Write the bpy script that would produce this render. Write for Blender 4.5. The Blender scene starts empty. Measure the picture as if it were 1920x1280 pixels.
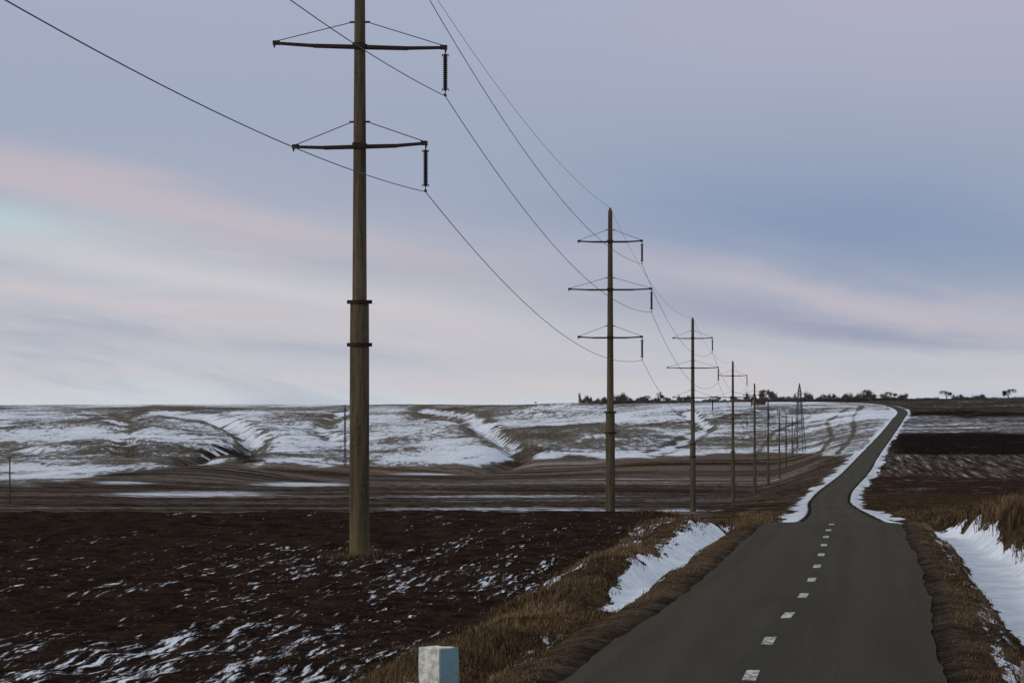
import bpy, math, random
import numpy as np
rng=np.random.default_rng(7); random.seed(7)
F=6000.0; EYE=4.0; YH=760.0
sc=bpy.context.scene
col_=sc.collection
sc.view_settings.view_transform='Standard'; sc.view_settings.look='None'; sc.view_settings.exposure=0

def lin(c):
    out=[]
    for v in c:
        v=v/255.0
        out.append(v/12.92 if v<=0.04045 else ((v+0.055)/1.055)**2.4)
    return out
def smooth(a,b,x):
    t=np.clip((x-a)/(b-a+1e-9),0,1); return t*t*(3-2*t)
def hsh(i,j,s):
    v=np.sin(i*127.1+j*311.7+s*74.7)*43758.5453
    return v-np.floor(v)
def vn(x,y,s=0):
    xi=np.floor(x); yi=np.floor(y); fx=x-xi; fy=y-yi
    fx=fx*fx*(3-2*fx); fy=fy*fy*(3-2*fy)
    a=hsh(xi,yi,s);b=hsh(xi+1,yi,s);c=hsh(xi,yi+1,s);d=hsh(xi+1,yi+1,s)
    return (a*(1-fx)+b*fx)*(1-fy)+(c*(1-fx)+d*fx)*fy
def fbm(x,y,s=0,o=4,r=0.5):
    t=0;a=1;n=0
    for k in range(o):
        t=t+a*vn(x*2**k+k*17.3,y*2**k-k*9.1,s+k); n+=a; a*=r
    return t/n
def herm(x,xs,ys):
    xs=np.array(xs,float); ys=np.array(ys,float)
    d=np.diff(ys)/np.diff(xs); m=np.zeros_like(ys)
    m[0]=d[0]; m[-1]=d[-1]
    for i in range(1,len(xs)-1):
        h0=xs[i]-xs[i-1]; h1=xs[i+1]-xs[i]
        m[i]=(d[i-1]*h1+d[i]*h0)/(h0+h1)
    x=np.asarray(x,float); xc=np.clip(x,xs[0],xs[-1])
    k=np.clip(np.searchsorted(xs,xc)-1,0,len(xs)-2)
    h=xs[k+1]-xs[k]; t=(xc-xs[k])/h
    return ((2*t**3-3*t**2+1)*ys[k]+(t**3-2*t**2+t)*h*m[k]+(-2*t**3+3*t**2)*ys[k+1]+(t**3-t**2)*h*m[k+1])
def pdist(px,py,line,ky=3.0):
    best=np.full(np.shape(px),1e9)
    for (x0,y0),(x1,y1) in zip(line[:-1],line[1:]):
        dx=x1-x0; dy=(y1-y0)*ky; L=dx*dx+dy*dy
        t=np.clip(((px-x0)*dx+(py-y0)*ky*dy)/L,0,1)
        best=np.minimum(best,np.hypot(px-x0-t*dx,(py-y0)*ky-t*dy))
    return best

# ---------------- road alignment -----------------
RX=[(-60,-8.2),(0,-1.8),(50,3.7),(61,4.93),(78,7.1),(100,9.6),(131,12.95),(150,15.1),(225,23.1),(300,30.7),(400,40.3),(500,49.6),(600,60.3),(800,86),(1100,123.4),(1400,163),(1800,217),(2050,250),(2200,265),(2330,274.5),(2450,278),(2600,278),(2900,274),(7000,300)]
def zy(d,y): return EYE-(y-YH)*d/F
RZ=[(-60,0.8),(0,0.15),(50,-.33),(70,-.57),(90,-.8),(110,-.97),(130,-1.15),(147,-1.38),(165,-2.1),(200,-3.35),(250,-5.0),(300,-6.4),(400,-9.0),(500,-11.1),(600,-12.4),(700,-12.8),(800,-12.6),(1100,zy(1100,849)),(1400,zy(1400,819)),(1800,zy(1800,786)),(2200,zy(2200,765)),(2450,zy(2450,757)),(2800,zy(2800,753.5)),(3300,zy(3300,753)),(7000,12)]
def xr(Y): return herm(Y,[a for a,b in RX],[b for a,b in RX])
def zr(Y): return herm(Y,[a for a,b in RZ],[b for a,b in RZ])
# --------------- land tables ---------------
DR=[40,120,178,205,267,350,432,600,760,925,1085,1250,1400,1700,2000,2400,2800,3200,3600,4500,7000]
base=[-2.05,-2.0,-1.95,-3.2,-6.7]
cols={
 -1500:[965,955,938,922,908,898,885,872,850,828,803,785,770,762,763,764],
 600:[965,955,938,922,908,898,885,872,850,828,803,785,769,760.5,762,763],
 1000:[967,957,938,923,908,898,883,868,838,812,783,766,757.5,757,759,760],
 1300:[968,962,940,926,912,903,884,862,832,800,763,754.5,754.5,755,756,757],
 1500:[965,958,941,930,917,906,890,868,835,800,760,754,754,755,755,756],
 1700:[960,955,940,930,912,893,872,848,812,785,758,753,752,752,753,754]}
def mktable(dr,tab):
    xs=sorted(tab); XF=np.arange(-3000,5001,25.0); LD=np.linspace(math.log(40),math.log(7000),700); D=np.exp(LD)
    T=np.array([herm(D,dr,tab[x]) for x in xs])
    out=np.array([np.interp(XF,xs,T[:,i]) for i in range(len(D))])
    for _ in range(3):
        p=np.pad(out,((0,0),(4,4)),'edge'); out=sum(p[:,k:k+len(XF)] for k in range(9))/9
    return XF,LD,out
tl={x:base+[zy(d,y) for d,y in zip(DR[5:],ys)] for x,ys in cols.items()}
TL=mktable(DR,tl)
DR2=[40,150,200,300,400,500,650,800,1000,1200,1500,1800,2200,2600,3200,7000]
tr={1600:[-.5,-.7,-2.2]+[zy(d,y) for d,y in zip(DR2[3:],[950,941,930,912,892,866,840,811,787,766,755,751,751])],
    2000:[.3,-.3,-1.6]+[zy(d,y) for d,y in zip(DR2[3:],[942,930,918,903,884,860,835,804,779,759,748,745.5,746])]}
TR=mktable(DR2,tr)
def samp(T,px,d):
    XF,LD,t=T
    fx=np.clip((px-XF[0])/25.0,0,len(XF)-1.001); fd=np.clip((np.log(np.maximum(d,40))-LD[0])/(LD[1]-LD[0]),0,len(LD)-1.001)
    i=fx.astype(int); j=fd.astype(int); a=fx-i; b=fd-j
    return (t[j,i]*(1-a)+t[j,i+1]*a)*(1-b)+(t[j+1,i]*(1-a)+t[j+1,i+1]*a)*b
GUL=[[(285,771),(370,780),(440,795),(478,820),(470,846),(400,866),(330,885)],
     [(800,772),(885,782),(905,803),(935,824),(975,846),(890,866)],
     [(190,778),(240,800),(225,835),(240,865)],
     [(1290,775),(1330,800),(1280,830),(1230,850)],
     [(640,775),(600,800),(640,835)]]
GW=[1.15,.75,.6,.5,.6]
def gd(px,py):
    return [pdist(px,py,L) for L in GUL]
def ridg(X,Y): return np.abs(fbm(X/190+8,Y/520+2.2,21,4,.55)-.5)*2
def seg(a,pts):
    out=np.full(a.shape,0.0)+pts[0][1]
    for (x0,v0),(x1,v1) in zip(pts[:-1],pts[1:]):
        out=out+(v1-v0)*smooth(x0,x1,a)
    return out
def ground_z(X,Y):
    X=np.atleast_1d(np.asarray(X,float)); Y=np.atleast_1d(np.asarray(Y,float))
    X,Y=np.broadcast_arrays(X,Y)
    off=X-xr(Y); R=zr(Y); dd=np.maximum(Y,60); px=960+F*X/dd
    zl=samp(TL,px,Y); zR=samp(TR,px,Y)
    py0=YH-F*(zl-EYE)/dd
    A=smooth(850,1700,Y)*(1-0.85*smooth(2600,3250,Y))
    awx=smooth(30,220,np.abs(off))*(off<0)
    n=fbm(X/230+3.1,Y/400+1.7,5,5,.55)-.5
    rg=ridg(X,Y)
    A2=A*awx*np.where(px>1150,.6,1.0)*(1-0.7*smooth(2150,2450,Y)*smooth(1000,1200,px))
    zl=zl+A2*(n*27+(rg-.25)*18)
    m=(Y>700)&(Y<3600)&(off<-20)
    if m.any():
        g=np.zeros(X.shape); ds=gd(px[m],py0[m]); v=0
        for k,dq in enumerate(ds): v=v+np.exp(-(dq/(22 if k<2 else 16))**2)*GW[k]
        g[m]=v; zl=zl-g*9*awx*A
    zl=zl+smooth(380,600,Y)*awx*(1-smooth(1300,1700,Y))*(fbm(X/110,Y/260,31,3)-.5)*6
    zl=zl+ 5.0*np.exp(-((px-380)/260)**2-((Y-1120)/110)**2)*awx
    f=zl-R
    r=-0.85+0.75*smooth(50,125,Y)
    r=r+0.5*(vn(Y/8.0,Y*0+2,3)-.5)
    a=-off+.7*(vn(Y/7.0,Y*0+7,13)-.5)*smooth(3.4,5,-off)
    zNl=R+seg(a,[(3.4,0.0),(4.3,-.12),(5.0,-.85),(5.5,-.85),(6.7,r),(7.2,r),(9.6,f)])
    wl=smooth(4,np.maximum(22,.036*Y),a)
    zFl=(R-.25*smooth(3.6,5,a))*(1-wl)+zl*wl
    k=smooth(165,225,Y)
    Zl=zNl*(1-k)+zFl*k
    b=off+.6*(vn(Y/8.0,Y*0+5,17)-.5)*smooth(3.4,5,off)
    zNr=R+seg(b,[(3.4,0.0),(4.3,-.1),(5.0,-.85),(6.4,-.85),(8.0,.65),(12.0,1.0),(60,1.3)])
    wr=smooth(4,30+.03*Y,b)
    zFr=(R-.25*smooth(3.6,5,b))*(1-wr)+zR*wr
    k2=smooth(165,240,Y)
    Zr=zNr*(1-k2)+zFr*k2
    Z=np.where(off<0,Zl,Zr)
    ao=np.abs(off)
    e=smooth(3.6,7.5,ao)
    Z=Z+e*(fbm(X/1.3,Y/2.6,51,4,.6)-.5)*0.32+smooth(3.3,5,ao)*((fbm(X/4,Y/9,61,3)-.5)*.28+(fbm(X/.8,Y/1.6,63,2)-.5)*.07)
    Z=Z-0.10*(1-smooth(3.05,3.45,ao))
    return Z
def gz(x,y): return float(ground_z(x,y)[0])

# ---------------- helpers -----------------
def mkmesh(name,V,faces=None,quads=None,tris=None,smoothf=False):
    me=bpy.data.meshes.new(name)
    if faces is not None:
        me.from_pydata([tuple(v) for v in V],[],faces)
    else:
        V=np.asarray(V,np.float32); nq=0 if quads is None else len(quads); nt=0 if tris is None else len(tris)
        me.vertices.add(len(V)); me.vertices.foreach_set('co',V.ravel())
        idx=[]
        if nq: idx.append(np.asarray(quads).ravel())
        if nt: idx.append(np.asarray(tris).ravel())
        idx=np.concatenate(idx).astype(np.int32)
        me.loops.add(len(idx)); me.loops.foreach_set('vertex_index',idx)
        me.polygons.add(nq+nt)
        st=np.concatenate([np.arange(nq)*4,nq*4+np.arange(nt)*3]).astype(np.int32)
        me.polygons.foreach_set('loop_start',st)
        me.update(calc_edges=True); me.validate()
    if smoothf:
        me.polygons.foreach_set('use_smooth',[True]*len(me.polygons))
    me.update()
    return me
def add(name,me,mat=None,parent=None,loc=(0,0,0),rot=(0,0,0),**kw):
    o=bpy.data.objects.new(name,me)
    if mat and me and len(me.materials)==0: me.materials.append(mat)
    col_.objects.link(o)
    if parent: o.parent=parent
    o.location=loc; o.rotation_euler=rot
    for k,v in kw.items(): o[k]=v
    return o
class MB:
    def __init__(s): s.v=[]; s.f=[]
    def box(s,c,size,M=None):
        i=len(s.v); hx,hy,hz=[q/2 for q in size]
        for dz in(-1,1):
            for dy in(-1,1):
                for dx in(-1,1):
                    s.v.append((c[0]+dx*hx,c[1]+dy*hy,c[2]+dz*hz))
        s.f+=[(i,i+2,i+3,i+1),(i+4,i+5,i+7,i+6),(i,i+1,i+5,i+4),(i+2,i+6,i+7,i+3),(i,i+4,i+6,i+2),(i+1,i+3,i+7,i+5)]
    def beam(s,p,q,w,h=None,w2=None,n=4):
        p=np.array(p,float); q=np.array(q,float); d=q-p; d/=np.linalg.norm(d)+1e-9
        up=np.array([0,0,1.0]) if abs(d[2])<.9 else np.array([0,1.0,0])
        a=np.cross(d,up); a/=np.linalg.norm(a); b=np.cross(a,d)
        h=h or w; k=(w2/w) if w2 else 1
        i=len(s.v)
        for P,sc_ in((p,1),(q,k)):
            for t in range(n):
                an=2*math.pi*(t+.5)/n; r=math.sqrt(2) if n==4 else 1
                s.v.append(tuple(P+a*math.cos(an)*w/2*r*sc_+b*math.sin(an)*h/2*r*sc_))
        for t in range(n):
            s.f.append((i+t,i+(t+1)%n,i+n+(t+1)%n,i+n+t))
        s.f.append(tuple(i+t for t in range(n))[::-1]); s.f.append(tuple(i+n+t for t in range(n)))
    def lathe(s,prof,n=24,c=(0,0)):
        i=len(s.v)
        for r,z in prof:
            for t in range(n):
                an=2*math.pi*t/n; s.v.append((c[0]+r*math.cos(an),c[1]+r*math.sin(an),z))
        for k in range(len(prof)-1):
            for t in range(n):
                s.f.append((i+k*n+t,i+k*n+(t+1)%n,i+(k+1)*n+(t+1)%n,i+(k+1)*n+t))
        s.f.append(tuple(i+t for t in range(n))[::-1]); m=(len(prof)-1)*n+i
        s.f.append(tuple(m+t for t in range(n)))
    def mesh(s,name,sm=False):
        me=mkmesh(name,s.v,faces=s.f,smoothf=False)
        if sm:
            for p in me.polygons: p.use_smooth=len(p.vertices)==4
        return me

class NT:
    def __init__(s,tree): s.t=tree; s.n=tree.nodes; s.l=tree.links
    def new(s,t,**kw):
        n=s.n.new(t)
        for k,v in kw.items(): setattr(n,k,v)
        return n
    def con(s,a,b):
        if isinstance(a,(int,float)): b.default_value=a
        elif isinstance(a,(tuple,list)):
            if len(b.default_value)==4 and len(a)==3: a=tuple(a)+(1,)
            b.default_value=a
        else: s.l.new(a,b)
    def m(s,op,a,b=0.0,c=0.0,clamp=False):
        n=s.new('ShaderNodeMath',operation=op,use_clamp=clamp)
        s.con(a,n.inputs[0]); s.con(b,n.inputs[1])
        if op in('MULTIPLY_ADD',): s.con(c,n.inputs[2])
        return n.outputs[0]
    def mr(s,v,a,b,c=0.0,d=1.0,kind='SMOOTHSTEP'):
        n=s.new('ShaderNodeMapRange',interpolation_type=kind)
        s.con(v,n.inputs[0]); s.con(a,n.inputs[1]); s.con(b,n.inputs[2]); s.con(c,n.inputs[3]); s.con(d,n.inputs[4])
        return n.outputs[0]
    def mix(s,f,a,b,bt='MIX'):
        n=s.new('ShaderNodeMix',data_type='RGBA',blend_type=bt)
        s.con(f,n.inputs[0]); s.con(a,n.inputs[6]); s.con(b,n.inputs[7]); return n.outputs[2]
    def mixf(s,f,a,b):
        n=s.new('ShaderNodeMix',data_type='FLOAT'); s.con(f,n.inputs[0]); s.con(a,n.inputs[2]); s.con(b,n.inputs[3]); return n.outputs[0]
    def mapp(s,v,scale=(1,1,1),rot=(0,0,0),loc=(0,0,0)):
        n=s.new('ShaderNodeMapping'); s.con(v,n.inputs[0]); n.inputs[1].default_value=loc; n.inputs[2].default_value=rot; n.inputs[3].default_value=scale; return n.outputs[0]
    def noise(s,v,scale=1,detail=3,rough=.5,dist=0):
        n=s.new('ShaderNodeTexNoise'); s.con(v,n.inputs['Vector']); n.inputs['Scale'].default_value=scale; n.inputs['Detail'].default_value=detail; n.inputs['Roughness'].default_value=rough; n.inputs['Distortion'].default_value=dist; return n.outputs[0]
    def attr(s,name,vec=False):
        n=s.new('ShaderNodeAttribute',attribute_name=name); return n.outputs[0] if vec else n.outputs[2]
    def bump(s,h,dist,strength=1.0):
        n=s.new('ShaderNodeBump'); s.con(h,n.inputs['Height']); s.con(dist,n.inputs['Distance']); s.con(strength,n.inputs['Strength']); return n.outputs[0]
def mat(name,spec=.1):
    m=bpy.data.materials.new(name); m.use_nodes=True; t=m.node_tree
    b=t.nodes['Principled BSDF']; b.inputs['Specular IOR Level'].default_value=spec
    return m,NT(t),b
def simple(name,c,c2=None,scale=5,rough=.8,bump=.0,stretch=(1,1,1)):
    m,n,b=mat(name); tc=n.new('ShaderNodeTexCoord').outputs['Object']
    v=n.mapp(tc,scale=stretch); ns=n.noise(v,scale,5,.6)
    f=n.mr(ns,.35,.65); n.con(n.mix(f,tuple(c),tuple(c2 or [q*.6 for q in c])),b.inputs['Base Color'])
    b.inputs['Roughness'].default_value=rough
    if bump: n.con(n.bump(ns,bump),b.inputs['Normal'])
    return m

# ---------------- ground mesh ----------------
rows=np.concatenate([np.arange(-50,40,1.0),40*1.007**np.arange(0,740)])
o1=np.arange(0,13,.35); g=[o1[-1]]
while g[-1]<3600: g.append(g[-1]+max(.35,(g[-1])*.02))
offs=np.concatenate([-np.array(g[1:])[::-1],-o1[1:][::-1],o1,np.array(g[1:])])
OFF,YY=np.meshgrid(offs,rows); XX=OFF+xr(YY); ZZ=ground_z(XX,YY)
nr,nc=XX.shape
V=np.stack([XX,YY,ZZ],-1).reshape(-1,3)
ii=np.arange(nr*nc).reshape(nr,nc)
Q=np.stack([ii[:-1,:-1],ii[:-1,1:],ii[1:,1:],ii[1:,:-1]],-1).reshape(-1,4)
me=mkmesh('ground',V,quads=Q,smoothf=True)
# land cover
D=np.maximum(YY,30); PX=960+F*XX/D; PY=YH-F*(ZZ-EYE)/D
shape=XX.shape
C=np.zeros(shape+(3,)); S=np.zeros(shape); NEAR=1-smooth(190,420,YY); ROW=np.zeros(shape); BAND=np.zeros(shape)
SOIL=np.array([.029,.0185,.0145]); FIELD=np.array([.105,.073,.052]); HILL=np.array([.135,.112,.085]); GR=np.array([.115,.076,.044]); GRAV=np.array([.080,.058,.041])
def put(mask,c,s=None):
    global C,S
    w=mask[...,None]; C=C*(1-w)+np.array(c)*w
    if s is not None: S=S*(1-mask)+s*mask
left=(OFF<0).astype(float); right=1-left
big=fbm(XX/7,YY/30,71,4,.6); wob=(fbm(PX/60,PY/14,81,3)-.5)
put(left,SOIL,0)
S+=left*(0.245+.34*(big-.5)+.10*smooth(1120,1240,PY)*(1-smooth(500,900,PX))+.04*smooth(1020,1100,PY)-.08*(1-smooth(965,1030,PY))-.05*smooth(350,0,PX)*(1-smooth(1080,1200,PY)))
far=smooth(195,240,YY)
put(left*far,FIELD,.20); BAND+=left*smooth(260,420,YY)
tone=fbm(XX/420+2,YY/60+5,133,4,.6); C*=(1+left*far*np.clip((tone-.5)*3.4,-.55,.5))[...,None]
S+=left*far*(fbm(XX/300+2,YY/80+5,233,3)-.5)*.25
yb=np.interp(PX,[-600,0,130,210,350,640,700,790,830,900,1000,1200,1500,1560,1700],[905,908,905,884,874,868,876,880,875,866,858,855,852,856,860])
hill=left*(1-smooth(-4,4,PY-yb+wob*26))*smooth(600,800,YY)
put(hill,HILL,.47); BAND*=1-hill
hb=fbm(XX/120,YY/300,91,6,.65)
S+=hill*(hb-.5)*1.5
S+=hill*(.22-ridg(XX,YY))*.5
S+=hill*.05*(1-smooth(700,1100,PX))-hill*.03*smooth(1050,1200,PX)
S-=hill*.10*smooth(800,772,PY)*(1-smooth(1000,1200,PX))
C*=(1-hill*.35*smooth(.45,.7,fbm(XX/60,YY/200,141,3)))[...,None]
def blob(cx,cy,rx,ry): return np.exp(-((PX-cx)/rx)**2-((PY-cy)/ry)**2)*(YY>300)
hm=hill>0
G=[np.full(shape,1e3) for _ in GUL]
ds=gd(PX[hm],PY[hm])
for k in range(len(GUL)): G[k][hm]=ds[k]
rag=(fbm(PX/22,PY/7,151,4,.6)-.5)*28
for k,gk in enumerate(G):
    wd=15 if k<2 else 8
    core=(1-smooth(wd*.7,wd*1.4,gk+rag*.8)); edge=smooth(wd*1.0,wd*1.4,gk+rag)*(1-smooth(wd*1.9,wd*2.9,gk+rag))
    S+=hill*(core*.36-edge*.34)
kq=pdist(PX,PY,[(352,868),(385,857),(415,842),(445,850),(462,862)],2.2)+rag*.45
kn=(1-smooth(12,19,kq))*(YY>500); put(kn*left,[.026,.020,.015],.05)
kn=smooth(.3,.6,blob(985,843,45,6)+rag*.008); put(np.clip(kn,0,1)*hill*.8,[.05,.04,.03],.15)
kn=smooth(.3,.6,blob(1020,815,60,9)+rag*.008); put(np.clip(kn,0,1)*hill*.7,[.09,.075,.055],.25)
for cx,cy,rx,ry in [(880,840,110,20),(110,880,130,22),(1260,845,40,7),(130,845,120,12),(800,862,120,8),(560,862,60,6)]:
    S+=left*smooth(.3,.7,blob(cx,cy,rx,ry)+rag*.008)*.24*hill
for L in ([(1530,858),(1560,820),(1550,790),(1590,765)],[(1570,850),(1600,815),(1600,780),(1615,762)],[(1420,850),(1450,810),(1520,780)],[(1180,800),(1290,790),(1400,775)]):
    dq=pdist(PX,PY,L); S-=hill*.28*(1-smooth(2,6,dq+rag*.35))
for cx,cy,rx,ry,am in [(360,925,190,6,.40),(560,908,110,5,.38),(950,930,260,2.2,.34),(230,905,70,4,.38),(960,955,300,6,.3),(1280,958,60,6,.35),(800,888,90,3,.38)]:
    S+=left*(1-hill)*smooth(.2,.8,blob(cx,cy,rx,ry)+rag*.008)*am
# left verge
a=-OFF
vz=left*(1-far)
pf=fbm(XX/.9,YY/3.,161,3)-.5
ps=fbm(YY/9.,OFF*.15,163,3)-.5
put(vz*(1-smooth(8.0,9.6,a+pf*3)),GR*.55,.20)
put(vz*smooth(88,100,YY)*smooth(7.6,7.9,a+pf*1.2)*(1-smooth(8.5,9.1,a+pf*1.2)),GR*.4,.54)
put(vz*smooth(100,125,YY)*smooth(5.9,6.1,a+pf)*(1-smooth(6.5,6.9,a+pf)),GR*.5,.55)
put(vz*smooth(84,92,YY+pf*10)*(1-smooth(5.9,6.2,a+pf*.8+ps*1.2))*smooth(4.45,4.7,a+pf*.5+ps*.8),SOIL,1.0)
put(vz*smooth(55,62,YY)*(1-smooth(78,84,YY))*(1-smooth(5.7,6.6,a))*smooth(4.5,5.0,a),GR*.5,.38)
put(vz*(1-smooth(4.1,4.6,a+pf*.6)),GRAV,.03)
fs=left*far
put(fs*(1-smooth(12,22,a))*(1-hill),GR*.6,.18)
fbk=fbm(YY/30,OFF*.2,191,3,.6)-.5
put(fs*smooth(3.1,3.3,a)*(1-smooth(4.9,6.0,a+pf*1.5+fbk*5)),GRAV,.78)
put(fs*(1-hill)*smooth(600,900,YY)*(1-smooth(4.5,8,a+fbk*6)),GRAV,.70)
# right side
b=OFF; fr=smooth(185,230,YY)
put(right*(1-fr),GR*.6,.10)
put(right*(1-fr)*smooth(4.8,5.05,b+pf*.6+ps*.8)*(1-smooth(6.9,7.4,b+pf*.9+ps*1.2))*smooth(66,76,YY+pf*12),SOIL,1.0)
put(right*(1-fr)*smooth(3.9,4.05,b+pf*.6)*(1-smooth(4.5,4.7,b+pf*.6)),GRAV*.8,.44)
put(right*(1-fr)*(1-smooth(3.7,4.0,b)),GRAV*.9,.03)
py2=PY+wob*6-(PX-1800)*.01
R=right*fr
put(R,GR*.6,.08)
def band(y0,y1,e=2.5): return R*smooth(y0-e,y0+e,py2)*(1-smooth(y1-e,y1+e,py2))
put(band(893,924),[.052,.030,.023],.14)
put(band(850,893),[.075,.055,.044],.20); ROW+=band(850,893)
put(band(810,852)*smooth(1640,1700,PX),[.019,.0145,.0135],.0)
put(band(778,812),[.080,.064,.052],.38)
put(band(768,780),[.022,.017,.016],.06)
put(band(700,769),[.055,.044,.032],.16)
put(R*smooth(3.1,3.3,b)*(1-smooth(4.6,5.6,b+pf*1.5+fbk*4)),GRAV,.78)
under=1-smooth(3.1,3.4,np.abs(OFF)); put(under,[.04,.033,.026],0)
for nm,arr in(('snow',S),('near',NEAR),('rowm',ROW),('band',BAND)):
    at=me.attributes.new(nm,'FLOAT','POINT'); at.data.foreach_set('value',arr.astype(np.float32).ravel())
at=me.attributes.new('col','FLOAT_COLOR','POINT')
at.data.foreach_set('color',np.concatenate([C,np.ones(shape+(1,))],-1).astype(np.float32).ravel())

m,n,bs=mat('ground_cover',0.0)
pos=n.new('ShaderNodeNewGeometry').outputs['Position']
rp=n.mapp(pos,rot=(0,0,math.atan(.1)))
n1=n.noise(n.mapp(rp,scale=(4.6,.42,1)),1.0,8,.74,.25)
n2=n.noise(n.mapp(rp,scale=(1.3,.06,.3)),1.0,3,.5)
nN=n.m('ADD',n.m('MULTIPLY',n1,.72),n.m('MULTIPLY',n2,.28))
nN=n.mr(nN,.30,.70,kind='LINEAR')
f1=n.noise(n.mapp(pos,scale=(.02,.014,.02)),1.0,10,.75,.3)
f2=n.noise(n.mapp(pos,scale=(.30,.07,.1)),1.0,7,.8)
nF=n.mr(n.m('ADD',n.m('MULTIPLY',f1,.48),n.m('MULTIPLY',f2,.52)),.36,.64,kind='LINEAR')
nb1=n.noise(n.mapp(rp,scale=(.005,.07,.0)),1.0,8,.8,.3); nb2=n.noise(n.mapp(rp,scale=(.012,.45,.0)),1.0,4,.7)
nB=n.mr(n.m('ADD',n.m('MULTIPLY',nb1,.58),n.m('MULTIPLY',nb2,.42)),.33,.67,kind='LINEAR')
nR=n.mr(n.noise(n.mapp(rp,scale=(.55,.010,.0)),1.0,5,.75),.3,.70,kind='LINEAR')
nn=n.mixf(n.attr('near'),nF,nN); nn=n.mixf(n.attr('band'),nn,nB); nn=n.mixf(n.attr('rowm'),nn,nR)
s_=n.attr('snow')
mask=n.m('ADD',n.m('DIVIDE',n.m('SUBTRACT',n.m('ADD',nn,s_),1.0),.07),.5,clamp=True)
soft=n.m('ADD',n.m('DIVIDE',n.m('SUBTRACT',n.m('ADD',nn,s_),1.0),.65),.47,clamp=True)
farm=n.m('SUBTRACT',1.0,n.attr('near'))
mask2=n.mixf(n.m('MULTIPLY',farm,.5),mask,soft)
fine=n.noise(pos,7.0,8,.78); fine2=n.noise(n.mapp(pos,scale=(.9,.6,.9)),1.0,7,.72)
var=n.m('MULTIPLY',n.mr(fine,.35,.66,.3,1.9),n.mr(fine2,.33,.68,.5,1.6))
var=n.m('MULTIPLY',var,n.mixf(n.attr('band'),1.0,n.mr(nB,0.15,.85,.35,1.75)))
var=n.m('MULTIPLY',var,n.mixf(n.attr('rowm'),1.0,n.mr(nR,0.2,.8,.5,1.7)))
cc=n.new('ShaderNodeCombineXYZ')
for k in range(3): n.con(var,cc.inputs[k])
basec=n.mix(1.0,n.attr('col',True),cc.outputs[0],'MULTIPLY')
snowc=n.mix(n.mr(fine2,.3,.7),(.54,.59,.68),(.78,.81,.86))
n.con(n.mix(mask2,basec,snowc),bs.inputs['Base Color'])
bs.inputs['Roughness'].default_value=1.0
hgt=n.m('ADD',n.m('MULTIPLY',n.m('ADD',fine,n.m('MULTIPLY',fine2,1.2)),n.mixf(mask,1.0,.30)),n.m('MULTIPLY',mask,.2))
n.con(n.bump(hgt,n.mixf(farm,.17,.9)),bs.inputs['Normal'])
add('ground',me,m,kind='structure')

# ---------------- road ----------------
ry=np.concatenate([np.arange(-50,40,1.0),40*1.007**np.arange(0,640)]); ry=ry[ry<3000]
us=np.linspace(-1,1,11); vr=[]
for y in ry:
    for u in us:
        w=(3.12 if y<160 else 3.12-.22*min(1,(y-160)/200))+ (0.10*(float(vn(y/1.3,u*0+(9 if u>0 else 4),2))-.5)+.14*(float(vn(y/6.0,(3. if u>0 else 8.),6))-.5) if abs(u)==1 else 0)
        vr.append((float(xr(y))+u*w, y, float(zr(y))+.03*(1-u*u)-(.06 if abs(u)==1 else 0)))
k=len(us); idx=np.arange(len(vr)).reshape(-1,k)
me=mkmesh('road',vr,quads=np.stack([idx[:-1,:-1],idx[:-1,1:],idx[1:,1:],idx[1:,:-1]],-1).reshape(-1,4),smoothf=True)
offa=np.tile(us,len(ry)); at=me.attributes.new('across','FLOAT','POINT'); at.data.foreach_set('value',offa.astype(np.float32))
m,n,bs=mat('asphalt',.05); pos=n.new('ShaderNodeNewGeometry').outputs['Position']
rp=n.mapp(pos,rot=(0,0,math.atan(.11)))
g1=n.noise(pos,16,6,.8); g2=n.noise(n.mapp(pos,scale=(.5,.07,1)),1,5,.6); g3=n.noise(n.mapp(rp,scale=(1.3,.02,1)),1,3,.5)
c=n.mix(n.mr(g1,.36,.64),(.024,.021,.013),(.064,.055,.037))
c=n.mix(n.m('MULTIPLY',n.mr(g2,.4,.65),.4),c,(.027,.023,.016))
c=n.mix(n.m('MULTIPLY',n.mr(g3,.45,.62),.3),c,(.066,.057,.040))
ed=n.m('ABSOLUTE',n.attr('across'))
track=n.m('EXPONENT',n.m('MULTIPLY',n.m('POWER',n.m('DIVIDE',n.m('ABSOLUTE',n.m('SUBTRACT',ed,.5)),.14),2.0),-1.0))
c=n.mix(n.m('MULTIPLY',track,n.mr(g2,.3,.7,.1,.35)),c,(.070,.062,.046))
dirt=n.mr(n.m('ADD',ed,n.m('MULTIPLY',n.m('SUBTRACT',g2,.5),.5)),.88,1.04)
c=n.mix(n.m('MULTIPLY',dirt,.7),c,(.055,.040,.028))
n.con(c,bs.inputs['Base Color']); bs.inputs['Roughness'].default_value=.85
n.con(n.bump(n.m('ADD',g1,g2),.03),bs.inputs['Normal'])
add('road',me,m,kind='structure')
V=[];Qd=[]
y=14.2
while y<150:
    for q in np.linspace(y,y+2.3,6):
        for sx in(-.11,.11):
            V.append((float(xr(q))+sx-.02,q,float(zr(q))+.03+.006))
    b0=len(V)-12
    for j in range(5): Qd.append((b0+2*j,b0+2*j+1,b0+2*j+3,b0+2*j+2))
    y+=9.0
me=mkmesh('road_markings',V,quads=Qd)
m,n,bs=mat('worn_white_paint'); pos=n.new('ShaderNodeNewGeometry').outputs['Position']
g=n.mr(n.noise(n.mapp(pos,scale=(9,2.5,1)),1,6,.7),.42,.60); n.con(n.mix(g,(.46,.46,.44),(.11,.10,.085)),bs.inputs['Base Color'])
add('road_markings',me,m,kind='structure')

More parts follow.
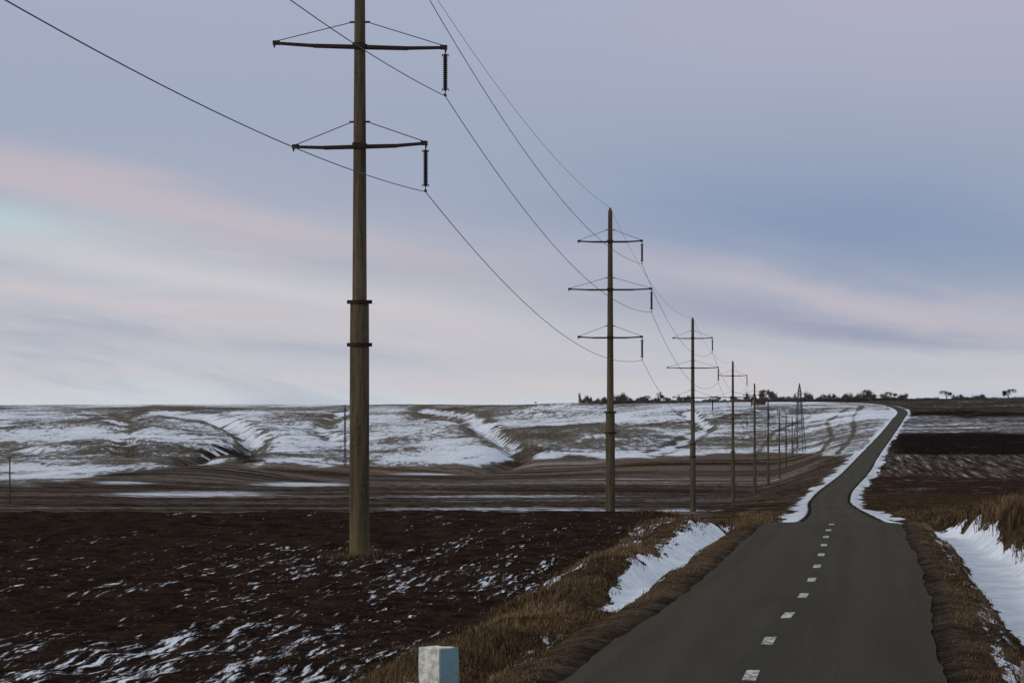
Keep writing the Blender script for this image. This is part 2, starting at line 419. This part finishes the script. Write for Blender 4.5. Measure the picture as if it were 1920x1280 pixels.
# ---------------- materials for things ----------------
m,n,bs=mat('weathered_concrete'); tc=n.new('ShaderNodeTexCoord').outputs['Object']
v1=n.noise(n.mapp(tc,scale=(5,5,.35)),1,6,.7); v2=n.noise(tc,9,5,.7); z=n.new('ShaderNodeSeparateXYZ'); n.con(tc,z.inputs[0])
c=n.mix(n.mr(v1,.35,.65),(.100,.078,.050),(.040,.031,.021)); c=n.mix(n.m('MULTIPLY',n.mr(v2,.4,.7),.35),c,(.14,.112,.078))
low=n.mr(n.m('ADD',z.outputs[2],n.m('MULTIPLY',v1,1.5)),.6,3.2,1,0); c=n.mix(n.m('MULTIPLY',low,.5),c,(.13,.105,.045))
n.con(c,bs.inputs['Base Color']); bs.inputs['Roughness'].default_value=.9; n.con(n.bump(v2,.012),bs.inputs['Normal'])
CONC=m
STEEL=simple('rusty_dark_steel',(.022,.016,.013),(.040,.023,.015),6,.75)
GALV=simple('grey_galvanised_steel',(.09,.09,.095),(.06,.06,.062),2,.7)
GLASS=simple('dark_insulator_glaze',(.014,.012,.013),(.022,.019,.019),3,.55)
WIRE=simple('aluminium_cable',(.035,.07,.075),(.05,.09,.10),.1,.5)

# ---------------- power poles ----------------
H=27.2
ARMS=[(16.4,2.66),(20.4,3.45),(24.4,2.66)]
b_=MB(); pr=[(.41,-5.0),(.405,0),(.395,4),(.385,8.4),(.375,10.1),(.37,10.16),(.29,10.2),(.27,14),(.235,19),(.2,24),(.185,26.6),(.17,26.9),(.07,27.2)]
b_.lathe(pr,28); SH=b_.mesh('pole_shaft',True)
def collar(z):
    b=MB(); b.lathe([(.39,z-.07),(.445,z-.07),(.445,z+.07),(.39,z+.07)],28)
    for an in(0,math.pi): b.box((.45*math.cos(an),0,z),(.10,.14,.15))
    b.box((0,-.45,z),(.12,.06,.12))
    return b.mesh('collar')
C1=collar(8.43); C2=collar(10.14)
def arm(L,z,tilt=0):
    b=MB()
    for s in(-1,1):
        for e in(-1,1):
            b.beam((0,s*.27,z-.05),(e*L*.55,s*.17,z-.05+tilt*e*.55),.07,.13)
            b.beam((e*L*.55,s*.17,z-.045+tilt*e*.55),(e*L,s*.06,z+tilt*e+.02),.07,.11)
    for e in(-1,1):
        b.box((e*(L-.06),0,z+tilt*e+.03),(.26,.24,.17))
        b.box((e*L*.55,0,z-.05+tilt*e*.55),(.1,.38,.06)); b.box((e*L*.3,0,z-.05+tilt*e*.3),(.08,.50,.05))
        b.box((e*(L+.02),0,z+tilt*e-.09),(.06,.06,.14))
    b.box((0,.31,z),(.5,.05,.22)); b.box((0,-.31,z),(.5,.05,.22))
    return b.mesh('crossarm')
def stay(L,z,e,tilt=0):
    b=MB(); b.beam((e*.3,0,z+.95),(e*(L-.06),0,z+tilt*e+.10),.035,n=6); b.box((.31*e,0,z+.95),(.2,.1,.07)); return b.mesh('stay_rod')
def insul(L,z,tilt=0):
    x=L; zt=z+tilt; b=MB()
    b.beam((x,0,zt-.05),(x,0,zt-.25),.05,n=6)
    pr=[(.03,zt-.22)]
    for i in range(17):
        z0=zt-.28-i*.083
        pr+=[(.065,z0+.005),(.068,z0-.015),(.108,z0-.035),(.11,z0-.05),(.065,z0-.06)]
    pr+=[(.03,zt-1.72)]
    b.lathe(pr,14,(x,0))
    for zz in(zt-.26,zt-1.64):
        b.box((x,0,zz),(.26,.03,.03)); b.box((x+.12,0,zz-.03),(.03,.03,.1)); b.box((x-.12,0,zz-.03),(.03,.03,.1))
    b.beam((x,0,zt-1.66),(x,0,zt-1.86),.04,n=6); b.beam((x,-.22,zt-1.88),(x,.22,zt-1.88),.07,.08)
    return b.mesh('insulator_string')
KIT={}
for t in(0,1):
    for i,(z,L) in enumerate(ARMS):
        tl_=-.13 if (t==1 and i==1) else (.05 if (t==1 and i==0) else 0)
        KIT[(t,i)]=(arm(L,z,tl_),stay(L,z,-1,tl_),stay(L,z,1,tl_),insul(L,z,tl_),tl_)
PO=[(128,-6.1,25.2),(267,8.2,20.5),(432,24.4,15.9),(600,41.4,12.4),(760,57.6,9.3),(925,74,5.6),(1085,90.6,2.5),(1250,107,.9),(1400,122.5,-.8),(1560,139,-1.8)]
yaw=-math.atan(.1)
ends={0:[],1:[],2:[],3:[]}
cs,sn=math.cos(yaw),math.sin(yaw)
for i,(d,X,top) in enumerate(PO):
    g0=gz(X,d); dz=top-H-g0
    e=add('power_pole',None,loc=(X,d,g0),rot=(0,0,yaw))
    e['category']='power pole'; e['group']='power poles running beside the road'
    e['label']=['tall brown concrete power pole standing in the dark ploughed field','tall concrete power pole rising behind the bare field crest','concrete power pole rising beside the grassy roadside'][i] if i<3 else 'slim concrete power pole with three crossarms in brown field'
    P=(0,0,dz)
    add('shaft',SH,CONC,e,P); add('collar',C1,STEEL,e,P); add('collar',C2,STEEL,e,P)
    for k in range(3):
        am,s1,s2,ins,tl_=KIT[(1 if i==0 else 0,k)]
        ao=add('crossarm',am,STEEL,e,P)
        add('stay_rod',s1,STEEL,ao); add('stay_rod',s2,STEEL,ao)
        add('insulator',ins,GLASS,e,P)
        L=ARMS[k][1]; z=top-H+ARMS[k][0]+tl_-1.92
        ends[k].append((X+cs*L,d+sn*L,z))
    ends[3].append((X,d,top-.02))
for k in range(4):
    p=ends[k]; a0=p[0]
    start=(a0[0]-15.2,a0[1]-152,a0[2]+4.6)
    pts=[start]+p; path=[]
    for i in range(len(pts)-1):
        A=np.array(pts[i]);B=np.array(pts[i+1]); N=48 if i<3 else 16
        sg=(2.5 if k<3 else 1.9)*(np.linalg.norm(B-A)/150)**2
        for t in np.linspace(0,1,N,endpoint=False):
            q=A+(B-A)*t; q[2]-=4*sg*t*(1-t); path.append(q)
    path.append(np.array(pts[-1])); path=np.array(path)
    r=.017 if k<3 else .012; nn_=5; vv=[]; an=np.arange(nn_)*2*math.pi/nn_
    for q in path:
        for t in an: vv.append((q[0]+r*math.cos(t),q[1],q[2]+r*math.sin(t)))
    ix=np.arange(len(vv)).reshape(-1,nn_)
    qd=np.stack([ix[:-1],np.roll(ix,-1,1)[:-1],np.roll(ix,-1,1)[1:],ix[1:]],-1).reshape(-1,4)
    add('power_cable',mkmesh('power_cable',vv,quads=qd,smoothf=True),WIRE,category='power cable',group='overhead cables strung between the poles',
        label='thin overhead cable strung from insulator to insulator' if k<3 else 'thin ground wire joining the tops of the poles')

# ---------------- kilometre stone + post ----------------
def stone(name,w,dp,h,chip=0.01):
    import bmesh
    bm=bmesh.new(); bmesh.ops.create_cube(bm,size=1)
    for v in bm.verts:
        t=v.co.z>0
        v.co.x*=w*(1.0 if t else 1.05); v.co.y*=dp*(1.0 if t else 1.05); v.co.z=(v.co.z+.5)*h-.35*(not t)
    bmesh.ops.bevel(bm,geom=bm.edges[:],offset=.012,segments=1,affect='EDGES')
    bmesh.ops.subdivide_edges(bm,edges=bm.edges[:],cuts=5,use_grid_fill=True)
    for v in bm.verts:
        s=(math.sin(v.co.x*31+v.co.z*17)+math.sin(v.co.y*27-v.co.z*23)+math.sin(v.co.x*83+v.co.y*71+v.co.z*64))*chip*.35
        v.co+=v.normal*s
    me=bpy.data.meshes.new(name); bm.to_mesh(me); bm.free()
    return me
m,n,bs=mat('painted_stone'); tc=n.new('ShaderNodeTexCoord').outputs['Object']
nn2=n.noise(tc,9,8,.75); nn3=n.noise(n.mapp(tc,scale=(1,1,.5)),4.5,6,.7)
sep=n.new('ShaderNodeSeparateXYZ'); n.con(tc,sep.inputs[0])
side=n.mr(sep.outputs[0],.172,.182)
c=n.mix(side,(.66,.66,.63),(.20,.34,.40))
c=n.mix(n.m('MULTIPLY',n.mr(nn2,.46,.58),.65),c,(.24,.25,.21)); c=n.mix(n.m('MULTIPLY',n.mr(nn3,.5,.62),.4),c,(.30,.34,.33))
n.con(c,bs.inputs['Base Color']); bs.inputs['Roughness'].default_value=.85; n.con(n.bump(nn2,.02),bs.inputs['Normal'])
sx,sy=(823-960)*42/F,42.0; g0=gz(sx,sy)
add('milestone',stone('milestone',.38,.38,.84-g0,.008),m,loc=(sx,sy,g0),rot=(0,0,math.radians(-41)),category='milestone',label='chipped white stone road marker with grey-blue side on the verge')
m2=simple('aged_concrete',(.24,.20,.14),(.14,.11,.08),8,.9,.01)
px_=(1925-960)*50/F; g0=gz(px_,50)
add('marker_post',stone('marker_post',.18,.16,max(.4,4-(1238-760)*50/F-g0),.004),m2,loc=(px_,50,g0),category='marker post',label='short weathered concrete post at the road edge')

# ---------------- grass ----------------
def blades(X,Y,h,w,lean,cols):
    N=len(X); Z=ground_z(X,Y)-.02
    an=rng.uniform(0,2*math.pi,N); wa=rng.normal(0,.6,N)
    wx=np.cos(wa)*w/2; wy=np.sin(wa)*w/2
    lx=np.cos(an)*lean*h+.12*h; ly=np.sin(an)*lean*h
    b=np.stack([X,Y,Z],-1); W=np.stack([wx,wy,wx*0],-1)
    mid=b+np.stack([lx*.35,ly*.35,h*.6],-1); tip=b+np.stack([lx,ly,h*(1-.25*lean)],-1)
    v=np.stack([b-W,b+W,mid+W*.75,mid-W*.75,tip],1).reshape(-1,3)
    i=np.arange(N)*5
    q=np.stack([i,i+1,i+2,i+3],-1); t=np.stack([i+3,i+2,i+4],-1)
    me=mkmesh('grass',v,quads=q,tris=t)
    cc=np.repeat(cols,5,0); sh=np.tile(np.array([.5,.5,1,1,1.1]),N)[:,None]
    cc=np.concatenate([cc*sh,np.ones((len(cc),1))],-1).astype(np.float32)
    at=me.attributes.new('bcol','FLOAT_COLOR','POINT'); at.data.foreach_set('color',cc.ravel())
    return me
m,n,bs=mat('dry_grass',0.0); n.con(n.attr('bcol',True),bs.inputs['Base Color']); bs.inputs['Roughness'].default_value=.9
GRM=m
GD=np.array([.036,.023,.014]); GL=np.array([.225,.152,.086])
def clumps(N,per,offr,dr,hr,densf=None,spread=.22,dark=0):
    dl=np.exp(rng.uniform(math.log(dr[0]),math.log(dr[1]),N)); of=rng.uniform(offr[0],offr[1],N)
    if densf is not None:
        keep=rng.random(N)<densf(of,dl); dl=dl[keep]; of=of[keep]
    hc=rng.uniform(.4,1.0,len(dl)); tone=np.clip(rng.random(len(dl))*.6+1.5*(fbm(of/2.5,dl/9,171,3)-.35)-dark,0,1)
    Y=np.repeat(dl,per)+rng.normal(0,spread*1.6,len(dl)*per); o=np.repeat(of,per)+rng.normal(0,spread,len(dl)*per)
    X=xr(Y)+o; h=np.repeat(hc,per)*rng.uniform(hr[0],hr[1],len(X))
    t=np.clip(np.repeat(tone,per)+rng.normal(0,.22,len(X)),0,1)[:,None]
    return X,Y,h,GD*(1-t)+GL*t
parts=[]
pn=lambda o,d: smooth(.38,.62,fbm(o/1.2+d*0,d/5,111,3))
parts.append(clumps(4800,12,(-9.4,-6.3),(38,185),(.08,.38),lambda o,d: np.clip(np.exp(-((o+7.5)/1.2)**2)*(.12+1.0*pn(o,d)),0,1)))
parts.append(clumps(1900,10,(-6.4,-4.4),(38,86),(.08,.28),pn,.2,.05))
parts.append(clumps(3200,9,(-4.9,-3.5),(38,185),(.03,.10),lambda o,d:.3+.7*pn(o,d),.12,.1))
parts.append(clumps(700,9,(-12,-9),(45,180),(.06,.2),lambda o,d:.4*pn(o,d),.22,.2))
parts.append(clumps(6800,14,(7.3,15),(80,240),(.3,1.05),lambda o,d: .45+.55*pn(o,d),.2,.2))
parts.append(clumps(2600,10,(3.6,4.9),(45,180),(.04,.16),lambda o,d:.2+.7*pn(o,d),.13,.1))
parts.append(clumps(900,10,(5.0,7.6),(45,70),(.1,.35),lambda o,d:pn(o,d)))
parts.append(clumps(2600,9,(6.5,45),(230,460),(.2,.6),lambda o,d: .3+.7*pn(o/4,d/5),.5,.2))
parts.append(clumps(2000,9,(-11,-6.2),(165,400),(.15,.45),lambda o,d: .3+.7*pn(o,d),.4,.1))
for (d,X,top),r,N in [(PO[0],1.3,700),(PO[1],1.2,300)]:
    a=rng.uniform(0,6.28,N); rr=.35+np.abs(rng.normal(0,.5,N))*r
    t=rng.random(N)[:,None]
    parts.append((X+np.cos(a)*rr,d+np.sin(a)*rr*1.5,rng.uniform(.06,.3,N),GD*(1-t)+GL*t*.8))
X=np.concatenate([p[0] for p in parts]);Y=np.concatenate([p[1] for p in parts]);h=np.concatenate([p[2] for p in parts]);cc_=np.concatenate([p[3] for p in parts])
w=np.clip(.0002*Y,.012,.06)*rng.uniform(.6,1.4,len(X))
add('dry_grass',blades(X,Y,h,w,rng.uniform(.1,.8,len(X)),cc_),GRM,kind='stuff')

# ---------------- trees ----------------
BARK=simple('winter_bark',(.035,.03,.03),(.055,.047,.045),2,.9)
TWIG=simple('winter_twigs',(.042,.036,.035),(.075,.062,.057),.6,.9)
def tree_mesh(seed,hh,spread):
    R=random.Random(seed); tb=MB(); tips=[]
    def br(p,d,L,w,dep):
        q=p+d*L; tb.beam(tuple(p),tuple(q),w,w2=w*.65,n=5)
        tips.append((q,d,dep))
        if dep>=4: return
        for k in range(3):
            nd=d*.7+np.array([R.uniform(-1,1)*spread,R.uniform(-1,1)*spread,R.uniform(-.05,.75)]); nd/=np.linalg.norm(nd)
            br(p+d*L*R.uniform(.45,1),nd,L*R.uniform(.62,.85),w*.6,dep+1)
    br(np.array([0,0,-.3]),np.array([R.uniform(-.1,.1),0,1.0]),hh*.27,hh*.055,0)
    tv=[];tf=[]
    for q,d,dep in tips:
        if dep<2: continue
        for k in range(9):
            nd=d*.6+np.array([R.gauss(0,1),R.gauss(0,1),R.gauss(.3,.8)])*.7; nd/=np.linalg.norm(nd)
            s=q+np.array([R.gauss(0,.3),R.gauss(0,.3),R.gauss(0,.3)])*hh*.07; e=s+nd*hh*R.uniform(.04,.11)
            ww=hh*.007; i=len(tv); tv+=[tuple(s+np.array([-ww,0,0])),tuple(s+np.array([ww,0,ww])),tuple(e)]; tf.append((i,i+1,i+2))
    return tb.mesh('trunk'),mkmesh('crown',tv,faces=tf)
TM=[tree_mesh(1,8,.8),tree_mesh(2,8,.9),tree_mesh(5,7,.9),tree_mesh(9,9,.7)]
tp=[(1150,1.3,0),(1163,1.25,1),(1175,1.0,2),(1208,1.1,1),(1215,.8,0),(1236,1.1,3),(1249,.9,2),(1440,1.8,1),(1430,1.1,3),(1454,1.2,0),(1545,1.1,2),(1562,1.1,0),(1625,1.6,1),(1616,1.1,0),(1640,1.0,2),(1655,1.0,2),(1672,1.2,1),(1690,.8,2),(1775,1.25,1),(1802,.7,2),(1842,.7,2),(1890,1.4,1),(1882,.9,2),(1105,.8,2),(1130,.9,0),(1005,.4,2),(1480,.9,2),(1515,.9,1),(1590,1.1,2),(1345,.9,1),(1372,.9,0),(1400,.9,2),(1290,.8,2)]
for px,s,k in tp:
    qs=np.arange(2250,3300,50.0); el=(ground_z((px-960)*qs/F,qs)-EYE)/qs
    d=float(qs[int(np.argmax(el))]); X=(px-960)*d/F; s=s*d/2450*1.1
    e=add('bare_tree',None,loc=(X,d,gz(X,d)),rot=(0,0,random.uniform(0,6)),category='tree',label='leafless winter tree standing on the ridge',group='bare trees along the ridge')
    e.scale=(s*1.15,s*1.15,s)
    add('trunk',TM[k][0],BARK,e); add('crown',TM[k][1],TWIG,e)
hv=[];hf=[]
pxs=np.arange(1060,1960,10.0); HD=[]
for p_ in pxs:
    qs=np.arange(2300,3200,50.0); el=(ground_z((p_-960)*qs/F,qs)-EYE)/qs; HD.append(float(qs[int(np.argmax(el))])-40)
HD=np.convolve(np.pad(HD,4,'edge'),np.ones(9)/9,'valid')
HZt=ground_z((pxs-960)*HD/F,HD)
def hedge(p0,p1,N,hm):
    for _ in range(N):
        px=random.uniform(p0,p1); d=float(np.interp(px,pxs,HD)); z=float(np.interp(px,pxs,HZt)); X=(px-960)*d/F
        hh=hm*(0.3+2.0*max(0,float(fbm(np.array(px/7.0),np.array(1.0),7,3))-.25)**1.4)
        h=random.uniform(0,1)**1.2*hh; dx=random.uniform(-.7,.7); w=.17
        yo=random.uniform(-15,15)
        hv.extend([(X-w,d+yo,z+h*.7-.5),(X+w,d+yo,z+h*.7-.5),(X+dx,d+yo+random.uniform(-.5,.5),z+h+random.uniform(.4,1.0))]); i=len(hv)-3; hf.append((i,i+1,i+2))
hedge(1085,1300,6000,8); hedge(1300,1400,2000,5); hedge(1400,1700,10500,8.5); hedge(1700,1760,900,3); hedge(1785,1850,1400,5); hedge(1130,1185,1600,12); hedge(1850,1920,500,2.5)
add('hedgerow',mkmesh('hedgerow',hv,faces=hf),TWIG,kind='stuff')

# ---------------- far structures ----------------
def lattice(Hh,bw,tw,arms,mw):
    leg=MB(); br=MB(); ar=[]
    hw=lambda z: (bw+(tw-bw)*min(1,z/(Hh*.9)))/2 if z<Hh*.9 else tw/2*(1-(z-Hh*.9)/(Hh*.1))+.05
    for sx in(-1,1):
        for sy in(-1,1):
            zs=np.linspace(0,Hh,9)
            for z0,z1 in zip(zs[:-1],zs[1:]): leg.beam((sx*hw(z0),sy*hw(z0),z0-(.6 if z0==0 else 0)),(sx*hw(z1),sy*hw(z1),z1),mw)
    zs=[0]
    while zs[-1]<Hh*.95: zs.append(zs[-1]+max(1.6,hw(zs[-1])*2.2))
    for z0,z1 in zip(zs[:-1],zs[1:]):
        z1=min(z1,Hh); a0=hw(z0);a1=hw(z1)
        for f in range(4):
            c4=[(-1,-1),(1,-1),(1,1),(-1,1)]; p=c4[f]; q=c4[(f+1)%4]
            br.beam((p[0]*a0,p[1]*a0,z0),(q[0]*a1,q[1]*a1,z1),mw*.6); br.beam((q[0]*a0,q[1]*a0,z0),(p[0]*a1,p[1]*a1,z1),mw*.6)
            br.beam((p[0]*a1,p[1]*a1,z1),(q[0]*a1,q[1]*a1,z1),mw*.6)
    for z,L in arms:
        b=MB()
        for e in(-1,1):
            for sy in(-1,1):
                b.beam((0,sy*hw(z),z),(e*L,0,z),mw*.7)
            b.beam((0,0,z+1.6),(e*L,0,z),mw*.6); b.beam((e*L*.5,0,z),(e*L*.5,0,z+.8),mw*.5)
        ar.append(b.mesh('crossarm'))
    return leg.mesh('leg_frame'),br.mesh('lattice_bracing'),ar
for px,d,bw,tw,lab in [(1499,1450,4.6,1.0,'grey steel lattice pylon standing on the snowy slope'),(647,1350,.9,.5,'slender steel lattice mast standing on the snowy hillside')]:
    X=(px-960)*d/F; g0=gz(X,d); topy=718 if px>1000 else 758; Hh=(EYE+(YH-topy)*d/F)-g0
    e=add('lattice_pylon',None,loc=(X,d,g0),rot=(0,0,.25),category='pylon',label=lab)
    A=[(Hh*.62,2.6),(Hh*.73,3.2),(Hh*.84,2.4)] if px>1000 else [(Hh*.9,.8)]
    l,b,a_=lattice(Hh,bw,tw,A,.19 if px>1000 else .14)
    add('leg_frame',l,GALV,e); add('bracing',b,GALV,e)
    for q in a_: add('crossarm',q,GALV,e)
X=(19-960)*600/F; g0=gz(X,600); tz=EYE-(856-YH)*600/F; b=MB(); b.lathe([(.17,-.6),(.16,0),(.12,tz-g0)],12)
WOOD=simple('weathered_wood',(.06,.05,.042),(.035,.028,.024),4,.9)
e=add('wooden_pole',None,loc=(X,600,g0),category='utility pole',label='thin weathered wooden pole standing in the brown field')
add('shaft',b.mesh('shaft',True),WOOD,e)
b=MB(); b.box((0,0,tz-g0-.35),(.7,.1,.1))
for q in(-.3,.3): b.lathe([(.05,tz-g0-.32),(.07,tz-g0-.2),(.04,tz-g0-.1)],8,(q,0))
add('crossarm',b.mesh('crossarm'),WOOD,e)

WALL=simple('plaster_wall',(.16,.14,.12),(.11,.10,.085),1,.9); ROOF=simple('tile_roof',(.05,.034,.03),(.035,.026,.024),2,.9); DARK=simple('dark_opening',(.015,.015,.018),None,2,.3)
def house(px,d,w,dp,hw_,hr,lab,rot,nwin):
    X=(px-960)*d/F; g0=gz(X,d)
    e=add('farmhouse',None,loc=(X,d,g0),rot=(0,0,rot),category='house',label=lab)
    b=MB(); b.box((0,0,hw_/2-.5),(w,dp,hw_+1))
    i=len(b.v); x=w/2; y=dp/2
    b.v+=[(-x,-y+.01,hw_+.001),(-x,y-.01,hw_+.001),(-x,0,hw_+hr-.15),(x,-y+.01,hw_+.001),(x,y-.01,hw_+.001),(x,0,hw_+hr-.15)]
    b.f+=[(i,i+2,i+1),(i+3,i+4,i+5)]
    add('wall',b.mesh('wall'),WALL,e)
    b=MB(); ov=.45
    for s in(-1,1):
        i=len(b.v); sl=hr/(y)
        b.v+=[(-x-ov,0,hw_+hr),(x+ov,0,hw_+hr),(x+ov,s*(y+ov),hw_-ov*sl),(-x-ov,s*(y+ov),hw_-ov*sl),(-x-ov,0,hw_+hr-.15),(x+ov,0,hw_+hr-.15),(x+ov,s*(y+ov),hw_-ov*sl-.15),(-x-ov,s*(y+ov),hw_-ov*sl-.15)]
        b.f+=[(i,i+1,i+2,i+3),(i+7,i+6,i+5,i+4),(i+2,i+1,i+5,i+6),(i,i+3,i+7,i+4),(i+3,i+2,i+6,i+7)]
    r_=add('roof',b.mesh('roof'),ROOF,e)
    b=MB(); b.box((w*.2,.3,hw_+hr+.2),(.6,.6,1.6)); add('chimney',b.mesh('chimney'),WALL,r_)
    for k in range(nwin):
        b=MB(); b.box((-w/2+w*(k+.7)/(nwin+.8),-dp/2-.02,hw_*.55),(.9,.06,1.2)); add('window',b.mesh('window'),DARK,e)
    b=MB(); b.box((w*.38,-dp/2-.02,1.05),(1.0,.06,2.1)); add('door',b.mesh('door'),WOOD,e)
house(1422,2470,9,6,2.6,2.4,'small farmhouse with dark tiled roof among bare trees on the ridge',.5,3)

# ---------------- world ----------------
w=bpy.data.worlds.new("World"); sc.world=w; w.use_nodes=True; n=NT(w.node_tree); bg=w.node_tree.nodes['Background']
tc=n.new('ShaderNodeTexCoord').outputs['Generated']; sp=n.new('ShaderNodeSeparateXYZ'); n.con(tc,sp.inputs[0])
A=n.m('MULTIPLY',sp.outputs[0],6.0); B=n.m('MULTIPLY',sp.outputs[2],6.0)
cb=n.new('ShaderNodeCombineXYZ'); n.con(A,cb.inputs[0]); n.con(n.m('MULTIPLY_ADD',A,.13,B),cb.inputs[2]); n.con(n.m('MULTIPLY',sp.outputs[1],1.5),cb.inputs[1])
na=n.noise(n.mapp(cb.outputs[0],scale=(.9,1,4.0)),1.0,5,.52,.3)
nb=n.noise(n.mapp(cb.outputs[0],scale=(1.3,1,9)),1.0,7,.58,.5)
wB=n.m('ADD',B,n.m('MULTIPLY',n.m('SUBTRACT',na,.5),.16)); wA=n.m('ADD',A,n.m('MULTIPLY',n.m('SUBTRACT',nb,.5),.6))
rp_=n.new('ShaderNodeValToRGB'); n.con(n.m('DIVIDE',wB,2.0),rp_.inputs[0]); cr=rp_.color_ramp
st=[(0,(205,211,217)),(.03,(196,199,208)),(.08,(194,194,204)),(.13,(186,188,201)),(.19,(172,178,196)),(.27,(164,172,194)),(.42,(168,175,198)),(1.0,(200,206,215))]
cr.elements[0].position=0; cr.elements[0].color=lin(st[0][1])+[1]; cr.elements[1].position=1; cr.elements[1].color=lin(st[-1][1])+[1]
for p_,c_ in st[1:-1]:
    e=cr.elements.new(p_); e.color=lin(c_)+[1]
sky=rp_.outputs[0]
def gauss(ca,cbb,ra,rb,sl=0.0):
    da=n.m('SUBTRACT',wA,ca); db=n.m('ADD',n.m('SUBTRACT',wB,cbb),n.m('MULTIPLY',da,-sl))
    e=n.m('ADD',n.m('POWER',n.m('DIVIDE',n.m('ABSOLUTE',da),ra),2.0),n.m('POWER',n.m('DIVIDE',n.m('ABSOLUTE',db),rb),2.0))
    return n.m('EXPONENT',n.m('MULTIPLY',e,-1.0))
for (ca,cbb,ra,rb,sl,colr,s) in [
    (.68,.34,.75,.17,-.05,(136,153,184),1.0),
    (.80,.80,.6,.22,0,(181,176,194),.65),
    (-.7,.56,.6,.15,-.1,(160,170,191),.5),
    (-.80,.41,.5,.05,-.22,(196,185,194),.85),
    (-.35,.33,.35,.035,-.2,(192,185,195),.7),
    (-1.0,.35,.28,.042,-.1,(188,207,215),.9),
    (-.55,.255,.6,.035,-.12,(207,206,211),.8),
    (-.65,.20,.6,.018,-.08,(208,199,203),.6),
    (-.70,.145,.55,.022,-.08,(168,175,193),.7),
    (-.2,.10,.5,.016,-.05,(176,182,198),.5),
    (.60,.215,.45,.032,-.16,(198,190,200),.8),
    (.70,.145,.5,.030,-.14,(150,158,181),.85),
    (.9,.10,.4,.026,-.05,(193,200,210),.7),
    (0,.045,1.2,.018,0,(208,201,204),.55)]:
    sky=n.mix(n.m('MULTIPLY',gauss(ca,cbb,ra,rb,sl),s),sky,tuple(lin(colr)))
lowm=n.mr(n.m('ADD',B,n.m('MULTIPLY',A,.12)),.40,.15); st_=n.m('MULTIPLY',n.mr(nb,.48,.66),n.m('MULTIPLY',lowm,.5))
sky=n.mix(st_,sky,tuple(lin((208,202,206)))); st2=n.m('MULTIPLY',n.mr(nb,.48,.32),n.m('MULTIPLY',lowm,.5)); sky=n.mix(st2,sky,tuple(lin((162,171,190))))
ns=n.new('ShaderNodeTexSky',sky_type='NISHITA'); ns.sun_disc=False; ns.sun_elevation=math.radians(20); ns.sun_rotation=math.radians(245)
nsc=n.mix(1.0,ns.outputs[0],(.08,.08,.08),'MULTIPLY')
sky=n.mix(.05,sky,nsc)
n.con(sky,bg.inputs[0]); bg.inputs[1].default_value=1.0
sl=bpy.data.lights.new('sun','SUN'); sl.energy=1.3; sl.angle=math.radians(12); sl.color=(1,.92,.82)
so=bpy.data.objects.new('sun',sl); col_.objects.link(so); so.rotation_euler=(math.radians(70),0,math.radians(-65))
# ---------------- camera ----------------
cam=bpy.data.cameras.new('camera'); co=bpy.data.objects.new('camera',cam); col_.objects.link(co)
cam.sensor_width=36; cam.lens=F/1920*36; cam.clip_end=20000; cam.clip_start=.5
co.location=(0,0,EYE); co.rotation_euler=(math.radians(90)+math.atan(120/F),0,0)
sc.camera=co
